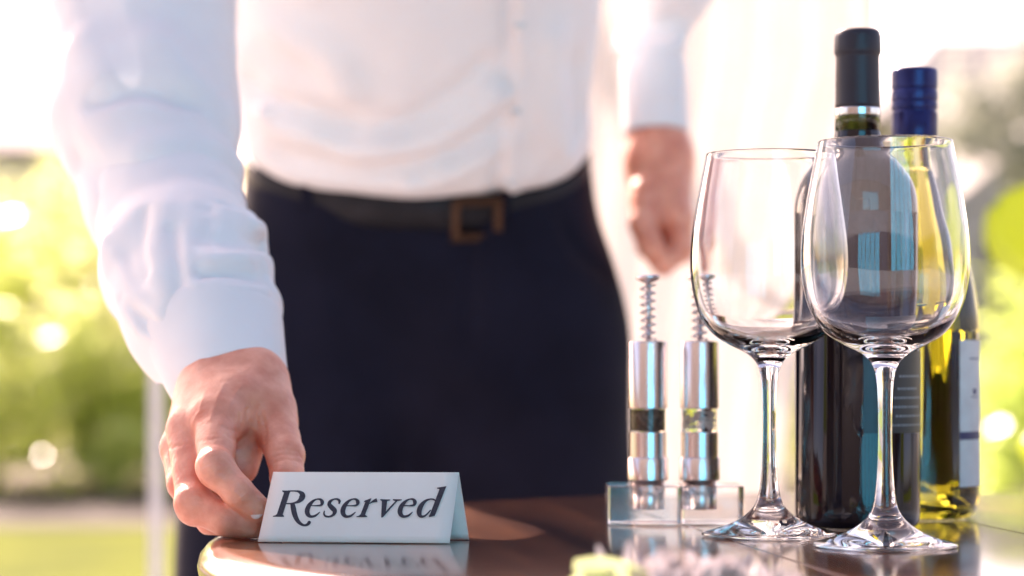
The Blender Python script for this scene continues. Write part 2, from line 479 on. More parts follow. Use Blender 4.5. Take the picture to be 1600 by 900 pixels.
# large fresh leaves of the near plant at the right edge
pl = empty('broad_leaf_plant', 'potted plant with large bright lime leaves at the right edge behind the bottles', 'plant', (.665, 2.75, .06))
def big_leaf(c, tip, wid, n=10):
    c = Vector(c); tip = Vector(tip); ax = tip - c; L = ax.length; ax.normalize()
    side = ax.cross(Vector((0.15, 1, .25))).normalized(); nn = side.cross(ax)
    v = []; f = []
    for i in range(n + 1):
        t = i / n; wdt = wid * math.sin(math.pi * min(1, t * .93 + .035)) ** .75
        mid = c + ax * (L * t) + nn * (-.12 * L * t * t)
        for k in (-1, -.5, 0, .5, 1):
            v.append(mid + side * (wdt * k) + nn * (abs(k) ** 1.5 * wdt * .25))
    for i in range(n):
        for k in range(4): f.append((i * 5 + k, i * 5 + k + 1, i * 5 + k + 6, i * 5 + k + 5))
    return v, f
leaves = [((.64, 2.72, .93), (.480, 2.62, 1.015), .068), ((.64, 2.74, .84), (.60, 2.6, 1.02), .055), ((.68, 2.76, .86), (.80, 2.7, .99), .05),
          ((.66, 2.78, .80), (.72, 2.95, .97), .05), ((.64, 2.76, .70), (.575, 2.64, .80), .030), ((.67, 2.74, .66), (.79, 2.6, .76), .045),
          ((.66, 2.77, .62), (.60, 2.92, .70), .04)]
for c, tp, wid in leaves:
    o = obj('leaf', *big_leaf(Vector(c) - Vector((.665, 2.75, .06)), Vector(tp) - Vector((.665, 2.75, .06)), wid), LF, pl)
    sd = o.modifiers.new('thick', 'SOLIDIFY'); sd.thickness = .0008
    c = Vector(c) - Vector((.665, 2.75, .06))
    obj('stem', *tube([(0, 0, .34), (c.x * .3, c.y * .3, .34 + (c.z - .34) * .6), c], [.006, .005, .003], 6), L2, pl)
pl.location = (.812, 3.2, .06); pl.scale = (1.16, 1.16, 1.045)
obj('pot', *lathe([(0, 0), (.10, 0), (.105, .01), (.15, .33), (.16, .335), (.16, .36), (.148, .36), (.14, .33), (0, .33)], 40), M['whitepaint'], pl)

# ================================================================== far buildings
def house(x, y, wd_, dp, h, colw, label, roofcol, wins, nm, rh=1.5):
    t = empty('garden_house', label, 'house', (x, y, 0))
    mw = vary(mat(nm + '_render', colw, .9), tuple(c * .9 for c in colw), tuple(min(1, c * 1.08) for c in colw), scale=1.5, bump=.3, bdist=.01)
    obj('wall', *box(-wd_ / 2, 0, 0, wd_ / 2, dp, h), mw, t, smooth=False)
    rm = vary(mat(nm + '_roof', roofcol, .85), tuple(c * .8 for c in roofcol), roofcol, scale=3)
    e = .35
    v = [(-wd_ / 2 - e, -e, h + .01), (wd_ / 2 + e, -e, h + .01), (wd_ / 2 + e, dp + e, h + .01), (-wd_ / 2 - e, dp + e, h + .01),
         (-wd_ / 2 + 1, dp / 2, h + rh), (wd_ / 2 - 1, dp / 2, h + rh)]
    obj('roof', v, [(0, 1, 5, 4), (1, 2, 5), (2, 3, 4, 5), (3, 0, 4), (3, 2, 1, 0)], rm, t, smooth=False)
    gm = mat(nm + '_pane', (.06, .07, .08), .08)
    for (wx, wz, ww, wh) in wins:
        wo = obj('window', *merge(box(wx - ww / 2 - .06, -.05, wz - .06, wx + ww / 2 + .06, -.002, wz), box(wx - ww / 2 - .06, -.05, wz + wh, wx + ww / 2 + .06, -.002, wz + wh + .06),
                                   box(wx - ww / 2 - .06, -.05, wz, wx - ww / 2, -.002, wz + wh), box(wx + ww / 2, -.05, wz, wx + ww / 2 + .06, -.002, wz + wh)), M['whitepaint'], t, smooth=False)
        obj('pane', *box(wx - ww / 2, -.03, wz, wx + ww / 2, -.003, wz + wh), gm, wo, smooth=False)
    return t
house(-9.5, 33, 6.5, 5, 3.7, (.72, .63, .62), 'low mauve brown house beyond the shrubs on the left', (.50, .43, .43), [(1.2, 1.0, 1.0, 1.2), (-1.2, 1.0, 1.0, 1.2)], 'mauve', 1.0)
house(8.2, 34, 5.6, 5, 4.2, (.42, .39, .40), 'grey brown house far behind the bottles on the right', (.24, .23, .23), [(-1.2, 1.3, 1.0, 1.3), (1.2, 1.3, 1.0, 1.3)], 'grey')
# pale canvas parasol seen slanting on the right
um = empty('garden_parasol', 'pale canvas garden parasol leaning far behind the white wine bottle', 'parasol', (5.75, 30, 0))
a_ = R(-38)
def prot(q):
    return (q[0] * math.cos(a_) + q[2] * math.sin(a_), q[1], -q[0] * math.sin(a_) + q[2] * math.cos(a_) + 3.15)
cv = [prot((0, 0, .28))] + [prot((.95 * math.cos(k * math.pi / 4), .95 * math.sin(k * math.pi / 4), -.02)) for k in range(8)]
o = obj('canopy', cv, [(0, 1 + k, 1 + (k + 1) % 8) for k in range(8)], M['curtain'], um, smooth=False)
sd = o.modifiers.new('thick', 'SOLIDIFY'); sd.thickness = .01
obj('pole', *merge(tube([(0, 0, .02), (0, 0, 3.0)], .02, 10), tube([(0, 0, 3.0), prot((0, 0, .26))], .018, 10)), M['whitepaint'], um)
obj('base', *lathe([(0, .0), (.28, 0), (.28, .05), (.05, .08), (.03, .25), (0, .25)], 32), M['iron'], um)

# ================================================================== pergola and curtain
pg = empty('pergola', 'slim white pergola post left of the man with its beams overhead', 'pergola', (0, 3.7, .06))
for x in (-.545, 2.7):
    for y in (0, 2.6):
        obj('post', *box(x - .009, y - .009, .003, x + .009, y + .009, 2.5, .002), M['whitepaint'], pg, smooth=False)
for y in (0, 2.6): obj('beam', *box(-.9, y - .02, 2.502, 3.0, y + .02, 2.60, .004), M['whitepaint'], pg, smooth=False)
for i in range(8): obj('rafter', *box(-.7 + i * .5, -.3, 2.603, -.66 + i * .5, 2.9, 2.66, .004), M['whitepaint'], pg, smooth=False)
# curtain
ct = empty('garden_curtain', 'white gauzy curtain hanging in soft folds behind the man and the mills', 'curtain', (.25, 3.62, .08))
cv = []; nu, nz = 120, 46
for k in range(nz + 1):
    z = 2.42 * k / nz
    for i in range(nu + 1):
        u = i / nu
        zz = z + .08
        right = .40 + .15 * max(0, min(1, (zz - .55) / .75)) ** 1.6 + (.04 if zz < .5 else 0)
        left = .02
        x = left + (right - left) * (u + .004 * math.sin(u * 40 + z))
        y = .014 * math.sin(u * 46 + .5 * math.sin(z * 1.3)) + .005 * math.sin(u * 91 + 1 + z * .8) + .02 * math.sin(u * 7 + z)
        cv.append((x - .25, y, z))
cf = [(k * (nu + 1) + i, k * (nu + 1) + i + 1, (k + 1) * (nu + 1) + i + 1, (k + 1) * (nu + 1) + i) for k in range(nz) for i in range(nu)]
o = obj('drape', cv, cf, M['curtain'], ct); sd = o.modifiers.new('thick', 'SOLIDIFY'); sd.thickness = .0012
obj('curtain_rod', *tube([(-.35, 0, 2.44), (.45, 0, 2.44)], .010, 12), M['whitepaint'], ct)
for i in range(8):
    x = -.22 + i * .07
    obj('ring', *tube([(x, .014 * math.cos(a), 2.435 + .018 * math.sin(a)) for a in np.linspace(0, 2 * math.pi, 17)], .002, 6, cap=False), M['band'], ct)

# ================================================================== restaurant front (unseen behind the lens; added for its reflections)
fc = empty('restaurant_front', 'unseen dark timber restaurant front, its tall teal doors added for the reflections in bottles and mills', 'building', (0, -3.6, 0))
tb1 = vary(mat('pink_brown_boards', (.05, .038, .038), .7), (.022, .016, .018), (.050, .036, .038), scale=3, stretch=(4, 4, .3))
tb2 = vary(mat('dark_boards', (.03, .02, .02), .6), (.02, .014, .014), (.05, .035, .03), scale=3, stretch=(4, 4, .3))
tl = vary(mat('teal_paint', (.03, .42, .50), .45), (.01, .46, .80), (.03, .56, .90), scale=4)
obj('wall', *merge(box(-9, -.3, 0, .13, 0, 6.2), box(.13, -.3, 3.62, 3.20, 0, 6.2), box(3.20, -.3, 0, 10, 0, 6.2)), tb2, fc, smooth=False)
obj('roof', *box(-9.3, -3, 6.205, 10.3, .35, 6.4), tb2, fc, smooth=False)
bw = [(-8.6, .5), (-7.7, .3), (-6.9, .7), (-5.8, .4), (-5.0, .5), (-4.1, .3), (-3.4, .6), (-2.5, .35), (-1.9, .55), (-1.05, .25), (-.65, .6), (3.55, .12), (5.0, .2), (7.2, .3)]
for x, q in bw: obj('board', *box(x, .003, .05, x + q, .03, 6.1, .004), tb1, fc, smooth=False)
for i in range(5):
    x = .16 + i * .61
    d_ = obj('reflector_door', *box(x, -.12, .08, x + .52, -.06, 3.60, .004), tl, fc, smooth=False)  # added teal leaf, placed and sized to cast the teal stripe in bottle and mills
    obj('reflector_door_panel', *merge(box(x + .08, -.059, .2, x + .44, -.045, 1.0), box(x + .08, -.059, 1.12, x + .44, -.045, 3.48)), tl, d_, smooth=False)

# ================================================================== table
TZ = 0.75; TR = .455
tb = empty('wooden_table', 'round dark polished mahogany table in the foreground', 'table', (.277, 1.395, 0))
def plank(a, b_, gap=.0006):
    rings = []
    for dr, z in [(-.40, -.0), (-.014, 0), (-.010, -.0006), (-.005, -.0032), (-.0015, -.0075), (0, -.014), (-.0015, -.0205), (-.006, -.025), (-.014, -.028)]:
        r_ = TR + dr if dr > -.1 else None
        if r_ is None: continue
        xa = max(a + gap, -r_ * .9995); xb = min(b_ - gap, r_ * .9995); n = 34
        if z == 0 and dr == -.014: xa += .0006; xb -= .0006
        xs = [xa + (xb - xa) * (1 - math.cos(math.pi * i / n)) / 2 for i in range(n + 1)]
        pts = [(x, -math.sqrt(r_ * r_ - x * x), z) for x in xs] + [(x, math.sqrt(r_ * r_ - x * x), z) for x in reversed(xs)]
        rings.append(pts)
    v = [q for r_ in rings for q in r_]; m = len(rings[0]); f = []
    for k in range(len(rings) - 1):
        for i in range(m):
            j = (i + 1) % m; f.append((k * m + i, (k + 1) * m + i, (k + 1) * m + j, k * m + j))
    f.append(tuple(range(m))); f.append(tuple(range((len(rings) - 1) * m, len(rings) * m))[::-1])
    return v, f
ed = [-.46, -.16, .02, .20, .375, .46]
for i in range(len(ed) - 1):
    o = obj('plank', *plank(ed[i], ed[i + 1]), M['wood'], tb, loc=(0, 0, TZ)); o.rotation_euler = (0, 0, R(8)); auto_smooth(o, 30)
obj('pedestal', *lathe(smooth_prof([(.30, TZ - .029), (.30, TZ - .045), (.06, TZ - .06), (.045, .6), (.05, .35), (.04, .2), (.06, .12), (.26, .085), (.27, .062)], 4), 48), M['iron'], tb)

# ================================================================== tent card
cd = empty('reserved_card', 'white folded place card reading Reserved at the table edge', 'place card', (-.085, 1.34, TZ))
A = np.array([-.1400, 1.3316, 0.0006]); B = np.array([-.0341, 1.3200, .0006])
C_ = np.array([-.1327, 1.3440, .0387]); D_ = np.array([-.0293, 1.3345, .0389])
E_ = np.array([-.1290, 1.3600, .0006]); G_ = np.array([-.0239, 1.3490, .0006])
def card():
    th = .00045; n = 7; rows = []
    def prof(a, r, e):
        out = []; 
        for k in range(10): out.append(a + (r - a) * (k / 10) * .985)
        p0 = a + (r - a) * .985; p2 = e + (r - e) * .985
        for k in range(n + 1):
            t = k / n; out.append(p0 * (1 - t) ** 2 + r * 2 * t * (1 - t) + p2 * t * t)
        for k in range(9, -1, -1): out.append(e + (r - e) * (k / 10) * .985)
        return out
    nu = 12; v = []; 
    for i in range(nu + 1):
        t = i / nu; bow = .00015 * math.sin(math.pi * t)
        pr = prof(A + (B - A) * t, C_ + (D_ - C_) * t, E_ + (G_ - E_) * t)
        m = len(pr)
        v += [(q[0], q[1] - bow * math.sin(math.pi * k / (m - 1)), q[2] + TZ) for k, q in enumerate(pr)]
    f = [(i * m + k, (i + 1) * m + k, (i + 1) * m + k + 1, i * m + k + 1) for i in range(nu) for k in range(m - 1)]
    return v, f
o = obj('paper', *card(), M['paper'], cd, local=False); sd = o.modifiers.new('thick', 'SOLIDIFY'); sd.thickness = .00045; sd.offset = -1
# lettering: pen strokes on the front face
nrm = np.cross(B - A, C_ - A); nrm /= np.linalg.norm(nrm); nrm = nrm if nrm[1] < 0 else -nrm
A0 = A + np.array([0, 0, TZ])
def onface(x, y, lift):
    px = 420 + x / 10; py = 750 + y / 10
    d = np.array([(px - 800) / F, 1, (560 - py) / F]); o_ = np.array([0, 0, EYE])
    t = ((A0 - o_) @ nrm) / (d @ nrm); p = o_ + d * t
    return p + nrm * lift
strokes = []; polys = []
def st(pts, dx=0): strokes.append([(x + dx, y, w_) for x, y, w_ in pts])
def pg_(pts, dx=0): polys.append([(x + dx, y) for x, y in pts])
# R
pg_([(240, 190), (335, 180), (215, 555), (120, 555)]); pg_([(208, 164), (345, 166), (335, 190), (258, 250), (248, 205), (215, 186)])
pg_([(62, 575), (240, 578), (236, 556), (200, 520), (140, 520), (105, 552), (68, 560)])
st([(300, 174, 22), (400, 172, 22), (470, 182, 40), (522, 225, 82), (518, 275, 92), (480, 325, 62), (420, 354, 34), (350, 368, 24), (262, 368, 20)])
st([(368, 362, 66), (382, 430, 82), (398, 510, 82), (425, 590, 74), (468, 658, 58), (520, 698, 42), (570, 708, 36), (612, 690, 46), (634, 662, 50)])
def let_e(dx):
    st([(655, 400, 14), (740, 402, 20), (815, 392, 34), (834, 345, 60), (808, 306, 38), (755, 300, 22), (690, 332, 40), (630, 400, 66), (600, 480, 76), (615, 542, 68), (662, 572, 42), (732, 556, 34), (798, 500, 12)], dx)
let_e(0)
st([(1096, 376, 16), (1104, 330, 44), (1070, 300, 30), (1010, 304, 26), (958, 338, 48), (948, 385, 64), (985, 432, 76), (1028, 480, 74), (1012, 540, 44), (950, 572, 30), (890, 566, 30), (862, 528, 26), (872, 480, 14)])
let_e(557)
# r
pg_([(320, 315), (405, 285), (300, 560), (225, 560)], 1200); pg_([(282, 345), (300, 322), (405, 284), (385, 330), (340, 345)], 1200)
pg_([(168, 580), (340, 580), (335, 566), (295, 535), (235, 535), (205, 560), (172, 568)], 1200)
st([(372, 372, 14), (410, 346, 26), (450, 328, 46), (492, 314, 62)], 1200)
# v
pg_([(568, 318), (652, 318), (632, 480), (606, 560), (572, 588), (556, 586)], 1200); pg_([(540, 300), (700, 306), (698, 318), (655, 330), (568, 330), (545, 318)], 1200)
st([(578, 578, 16), (640, 500, 26), (720, 410, 26), (800, 325, 22)], 1200); pg_([(738, 300), (880, 304), (876, 318), (820, 330), (770, 330), (742, 318)], 1200)
let_e(1450)
# d
pg_([(1478, 118), (1575, 98), (1400, 545), (1310, 560)], 1200); pg_([(1428, 122), (1576, 97), (1560, 140), (1480, 170), (1462, 142), (1432, 136)], 1200)
pg_([(1300, 582), (1398, 560), (1396, 544), (1370, 540), (1310, 545)], 1200)
st([(1425, 335, 18), (1370, 303, 24), (1310, 302, 24), (1240, 335, 44), (1178, 410, 74), (1150, 490, 80), (1162, 552, 62), (1205, 572, 36), (1260, 545, 26), (1330, 470, 20)], 1200)
v = []; f = []; lift = .00010
for s_ in strokes:
    c = catmull(s_, 6); b0 = len(v)
    for i, q in enumerate(c):
        t = c[min(i + 1, len(c) - 1), :2] - c[max(i - 1, 0), :2]; t /= np.linalg.norm(t) + 1e-9
        nv = np.array([-t[1], t[0]]) * q[2] / 2
        v.append(onface(q[0] + nv[0], q[1] + nv[1], lift)); v.append(onface(q[0] - nv[0], q[1] - nv[1], lift))
    for i in range(len(c) - 1): f.append((b0 + 2 * i, b0 + 2 * i + 1, b0 + 2 * i + 3, b0 + 2 * i + 2))
    lift += .000004
for p_ in polys:
    b0 = len(v); v += [onface(x, y, lift) for x, y in p_]; f.append(tuple(range(b0, b0 + len(p_)))); lift += .000004
for x, y, r_ in [(632, 664, 27), (1196 + 1492 - 1196, 314, 0)]:
    if r_: 
        b0 = len(v); v += [onface(x + r_ * math.cos(a), y + r_ * math.sin(a), lift) for a in np.linspace(0, 6.28, 14)[:-1]]; f.append(tuple(range(b0, b0 + 13))); lift += .000004
o = obj('lettering', v, f, M['ink'], cd, smooth=False, local=False); o['label'] = 'black italic serif lettering reading Reserved'

# ================================================================== wine glasses
outer = smooth_prof([(.0, .0004), (.030, .0004), (.0372, .0005), (.0386, .0014), (.0372, .0026), (.028, .0052), (.019, .0088), (.0122, .0135), (.0078, .0190), (.0058, .0260), (.0044, .0400),
                     (.0038, .0600), (.0040, .0800), (.0049, .0910), (.0072, .0985), (.0125, .1040), (.0215, .1085), (.0305, .1140), (.0370, .1215), (.0418, .1320), (.0444, .1445), (.0451, .1566),
                     (.0443, .1700), (.0424, .1840), (.0398, .1985), (.0374, .2110), (.0361, .2176)], 5)
rim = [(.03600, .2182), (.03555, .2184), (.03520, .2178)]
inner = smooth_prof([(.0352, .2172), (.0388, .1985), (.0413, .1840), (.0432, .1700), (.0439, .1566), (.0432, .1447), (.0405, .1327), (.0355, .1230), (.0285, .1165), (.0190, .1118), (.0095, .1090), (0, .1080)], 5)
gl = []
for (px, d, lb) in [(1383, 1.30, 'nearer and larger looking empty wine glass at the right, in front of both bottles'), (1202, 1.38, 'farther empty wine glass at the left, just right of the mills')]:
    p = P(px, 560, d)
    o = obj('wine_glass', *lathe(outer + rim + inner, 128), M['glass'], loc=(p.x, p.y, TZ))
    tag(o, lb, 'wine glass', 'empty wine glasses on the table'); gl.append(o)

# ================================================================== dark wine bottle
bp = P(1340, 560, 1.46)
bt = empty('wine_bottle', 'tall dark red wine bottle with black foil capsule and dark label', 'wine bottle', (bp.x, bp.y, TZ), 'wine bottles behind the glasses')
px = .000386
body = smooth_prof([(0, .006), (.026, .0035), (.034, .0008), (.0368, .004), (.0375, .010)], 5)
body += [(.0375, .012), (.0375, .1915)]
body += smooth_prof([(.0375, .1915), (.0366, .2020), (.0330, .2130), (.0262, .2230), (.0190, .2300), (.0150, .2360), (.0137, .2430)], 6)
obj('bottle_body', *lathe(body + [(.0136, .2432), (0, .2432)], 96), M['darkglass'], bt)
obj('neck', *lathe([(.0, .2434), (.0136, .2434), (.0134, .2520), (.0133, .2590), (0, .2590)], 64), M['neckglass'], bt)
obj('silver_ring', *lathe([(0, .2512), (.01362, .2512), (.01365, .2516), (.01365, .2553), (.0136, .2558), (0, .2558)], 64), M['band'], bt).location.z = .0015
obj('capsule', *lathe([(0, .2572), (.01345, .2572), (.01335, .260), (.0130, .2880), (.0132, .2900), (.0139, .2908), (.0141, .2930), (.0139, .3010), (.0132, .3040), (.0118, .3055), (0, .3060)], 64), M['foil'], bt)
def wrap(r_, z0, z1, a0, a1, n=40):
    v = []; f = []
    for i in range(n + 1):
        a = a0 + (a1 - a0) * i / n
        v += [(r_ * math.cos(a), r_ * math.sin(a), z0), (r_ * math.cos(a), r_ * math.sin(a), z1)]
    for i in range(n): f.append((2 * i, 2 * i + 2, 2 * i + 3, 2 * i + 1))
    return v, f
bt.scale = (1, 1, .981)
# label on the right half of the front; front is -Y (angle -90 deg)
lo = obj('label', *wrap(.03765, .0585, .108, R(-93), R(20)), M['darklabel'], bt)
pr = []
for k, (z, a0, a1) in enumerate([(.0625, -66, -18), (.068, -62, -20), (.0735, -66, -26), (.079, -64, -18), (.0845, -60, -30), (.092, -58, -24)]):
    a = a0
    while a < a1:
        da = random.uniform(1.5, 4)
        pr.append(wrap(.03772, z, z + .0014, R(a), R(min(a + da, a1)), 3)); a += da + .9
obj('label_print', *merge(*pr), M['labelprint'], lo)

# ================================================================== white wine bottle
wp = P(1429, 560, 1.545)
wb = empty('wine_bottle', 'yellow green white wine bottle with blue screw cap and pale label', 'wine bottle', (wp.x, wp.y, TZ), 'wine bottles behind the glasses')
gp = smooth_prof([(0, .008), (.022, .0045), (.034, .0006), (.0388, .004), (.0408, .012)], 5) + [(.0410, .016), (.0410, .118)]
gp += smooth_prof([(.0410, .118), (.0402, .132), (.0375, .150), (.0325, .170), (.0262, .190), (.0200, .208), (.0158, .224), (.0142, .240), (.0138, .252), (.0136, .262)], 5)
gi = [(0, .262)] 
obj('glass_body', *lathe(gp + [(0, .262)], 96), M['yellowglass'], wb)
wi = smooth_prof([(0, .022), (.020, .014), (.032, .0062), (.0376, .010)], 5) + [(.0382, .016), (.0382, .118)]
wi += smooth_prof([(.0382, .118), (.0374, .132), (.0347, .150), (.0297, .170), (.0236, .190), (.0176, .207), (.0135, .222)], 5) + [(0, .222)]
obj('wine', *lathe(wi, 96), M['wine'], wb)
cp = [(0, .2385), (.0146, .2385), (.01465, .2390), (.01465, .2535)]
cp += smooth_prof([(.01465, .2535), (.0140, .2545), (.0140, .2556), (.01475, .2566), (.01475, .2600), (.0142, .2610), (.01475, .2620), (.01480, .2668), (.0143, .2680), (.0143, .2690), (.0148, .2700), (.0148, .2790), (.0143, .2812), (.0130, .2822)], 3) + [(0, .2824)]
obj('screw_cap', *lathe(cp, 72), M['bluecap'], wb).location.z = .0045
lb = obj('label', *wrap(.0412, .021, .113, R(-57), R(80), 50), M['whitelabel'], wb)
obj('label_print', *merge(wrap(.04130, .0505, .0555, R(-57), R(80), 50), wrap(.04130, .079, .0825, R(-38), R(-31), 4), wrap(.04130, .077, .0776, R(-42), R(-27), 4), wrap(.04130, .101, .1018, R(-44), R(-24), 6)), M['navyprint'], lb)

# ================================================================== mills in their stand
MD = 1.49
sp_ = P(1053, 560, MD)
sdm = empty('mill_stand', 'clear acrylic block stand holding the two steel mills', 'stand', (sp_.x, sp_.y, TZ))
obj('block', *box(-.0413, -.021, .0006, .0036, .021, .0240, .0010), M['acrylic'], sdm, smooth=False)
obj('block', *box(.0040, -.021, .0006, .0413, .021, .0240, .0010), M['acrylic'], sdm, smooth=False)
def mill(px, lbl, fill):
    p = P(px, 560, MD)
    t = empty('thumb_mill', lbl, 'mill', (p.x, p.y, TZ), 'steel thumb mills in the acrylic stand')
    obj('foot', *lathe([(0, .009), (.0098, .009), (.0100, .0094), (.0100, .0262), (0, .0262)], 64), M['steel'], t)
    auto_smooth(obj('lower_body', *lathe([(0, .0264), (.0118, .0264), (.0124, .0270), (.0124, .0400), (.0120, .0406), (.0112, .0408), (.0112, .0560), (.0108, .0563), (0, .0563)], 64), M['steel'], t))
    auto_smooth(obj('chamber', *lathe([(0, .0565), (.0106, .0565), (.0106, .0705), (0, .0705)], 64), M['acrylic'], t))
    r = np.random.default_rng(int(px)); v = []; f = []
    parts = []
    for i in range(150):
        a = r.uniform(0, 6.28); q = math.sqrt(r.uniform(0, 1)) * .0082; s = r.uniform(.0007, .0013)
        c = Vector((q * math.cos(a), q * math.sin(a), r.uniform(.0580, .0690)))
        oc = [(1, 0, 0), (0, 1, 0), (-1, 0, 0), (0, -1, 0), (0, 0, 1), (0, 0, -1)]
        parts.append(([c + Vector(k) * s for k in oc], [(0, 1, 4), (1, 2, 4), (2, 3, 4), (3, 0, 4), (1, 0, 5), (2, 1, 5), (3, 2, 5), (0, 3, 5)]))
    if fill[0] == 'peppercorns': parts.append(lathe([(0, .0568), (.0080, .0568), (.0080, .0700), (0, .0700)], 24))
    o = obj(fill[0], *merge(*parts), fill[1], t); o['kind'] = 'stuff'
    auto_smooth(obj('upper_body', *lathe([(0, .0707), (.0112, .0707), (.0117, .0712), (.0117, .1110), (.0112, .1120), (.0040, .1124), (0, .1124)], 64), M['steel'], t))
    obj('rod', *lathe([(0, .1126), (.0019, .1126), (.0019, .1490), (0, .1490)], 24), M['steel'], t)
    n = 7.0; pts = [(.0046 * math.cos(a), .0046 * math.sin(a), .1130 + (.1470 - .1130) * a / (2 * math.pi * n)) for a in np.linspace(0, 2 * math.pi * n, 150)]
    obj('spring', *tube(pts, .00075, 6), M['spring'], t)
    obj('press_button', *lathe([(0, .1480), (.0030, .1482), (.0068, .1500), (.0074, .1508), (.0074, .1522), (.0066, .1530), (0, .1532)], 40), M['steel'], t)
    return t
mill(1012.5, 'left steel thumb mill, filled with dark peppercorns', ('peppercorns', M['pepper']))
mill(1093, 'right steel thumb mill with white salt in its clear ring', ('salt_grains', M['salt']))

# ================================================================== posy in the foreground
ps = empty('flower_posy', 'blurred posy of pale mauve grey petals with a lime leaf, nearest the lens', 'flowers', (.070, 1.0, TZ))
M['petal'] = leafmat('pale_petal', (.38, .355, .355), (.55, .52, .515), .4, .5, scale=60, tint=(.4, .34, .36))
def petal(c, a, b_, L, wd_):
    c = Vector(c); a = Vector(a).normalized(); s = a.cross(Vector(b_)).normalized(); n = s.cross(a)
    v = []; 
    for i in range(6):
        t = i / 5; q = wd_ * math.sin(math.pi * (t * .9 + .05)) ** .7
        m_ = c + a * L * t + n * (.25 * L * t * t)
        v += [m_ - s * q, m_ + n * (-.1 * wd_), m_ + s * q]
    f = [(3 * i + k, 3 * i + k + 1, 3 * i + k + 4, 3 * i + k + 3) for i in range(5) for k in range(2)]
    return v, f
fr = np.random.default_rng(5)
for i in range(17):
    cx = -.034 + .0047 * i + fr.uniform(-.003, .003); cyy = fr.uniform(-.03, .03); cz = .003 + .008 * math.sin(math.pi * (i + 1.5) / 19) * fr.uniform(.6, 1.1)
    parts = []
    for k in range(9):
        a = fr.normal(size=3); a[2] = abs(a[2]) * 1.0 + .3; a[1] *= .7
        parts.append(petal((cx, cyy, cz), a, fr.normal(size=3), fr.uniform(.008, .0135), fr.uniform(.0022, .0036)))
    obj('flower', *merge(*parts), M['petal'], ps)
for (x_, z_, a_) in [(-.030, .013, -.25), (-.0235, .014, .1), (-.014, .012, .3), (-.034, .009, -.6)]:
    obj('petal', *petal((x_, -.004, .006), (a_, 0, 1), (0, 1, .1), z_ + .006, .0022), M['petal'], ps)
LP = leafmat('posy_leaf', (.36, .42, .20), (.48, .52, .28), .5, .4, tint=(.55, .63, .32))
for c, a, L, wd_ in [((-.010, -.012, .008), (-1, .05, .16), .036, .0085), ((-.020, .0, .003), (-.7, -.4, .1), .028, .010), ((-.03, .01, .003), (-.2, .6, .25), .02, .006)]:
    obj('leaf', *petal(c, a, (0, 1, .35), L, wd_), LP, ps)
obj('stem', *merge(*[tube([(.0 + .004 * k, -.004 * k, .003), (.06, -.05 - .006 * k, .0025)], .0013, 6) for k in range(4)]), L2, ps)

# ================================================================== the man
pr_ = empty('person', 'man in white shirt and navy trousers leaning over the table to set the card', 'person', (-.087, 2.24, .06))
SK = M['skin']
def V3(q): return np.array(P(*q))
# --- right hand (touching the card)
g = Grid((-.222, 1.315, .7505 - .004), (-.108, 1.50, .885), .0009)
def chain(g, pts, k=.003):
    caps = [g.cap(V3(a[:3]), V3(b_[:3]), a[3], b_[3]) for a, b_ in zip(pts, pts[1:])]
    return sall(caps, k)
Wa = (340, 604, 1.442, .0215); Wb = (392, 600, 1.440, .0205)
K1 = (338, 655, 1.392, .0135); K2 = (296, 672, 1.400, .0130); K3 = (284, 700, 1.418, .0122); K4 = (296, 712, 1.437, .0112)
palm = [chain(g, [Wa, K2]), chain(g, [Wa, K1]), chain(g, [Wb, K1]), chain(g, [Wa, K3]), chain(g, [Wb, K4]),
        chain(g, [(395, 605, 1.435, .019), (418, 640, 1.420, .0165)]), chain(g, [(375, 630, 1.412, .016), (345, 668, 1.402, .0115)]),
        g.cap(V3((352, 520, 1.50)), V3((362, 600, 1.445)), .026, .0245)]
palm.append(g.cap(V3((384, 676, 1.424)), V3((374, 728, 1.412)), .0135, .0115))
hand = sall(palm, .009)
index = chain(g, [K1, (337, 730, 1.352, .0098), (371, 768, 1.344, .0088), (404, 797, 1.350, .0078)], .0022)
index = smin(index, g.cap(V3((335, 728, 1.349)), V3((338, 736, 1.347)), .0106, .0104), .003)
middle = chain(g, [K2, (303, 788, 1.362, .0100), (352, 812, 1.352, .0090), (394, 821, 1.356, .0080)], .0022)
middle = smin(middle, g.cap(V3((302, 785, 1.360)), V3((305, 794, 1.360)), .0108, .0104), .003)
ring = chain(g, [K3, (288, 757, 1.392, .0096), (330, 812, 1.380, .0086), (372, 828, 1.372, .0076)], .0022)
pinky = chain(g, [K4, (306, 762, 1.412, .0084), (342, 805, 1.398, .0076), (370, 816, 1.390, .0068)], .0022)
thumb = chain(g, [(402, 612, 1.430, .0175), (429, 662, 1.412, .0132), (446, 712, 1.388, .0108), (449, 748, 1.3745, .0094), (449, 768, 1.3705, .0078)], .003)
hand = smin(hand, index, .0038); hand = smin(hand, middle, .0034); hand = smin(hand, ring, .0034); hand = smin(hand, pinky, .0034); hand = smin(hand, thumb, .006)
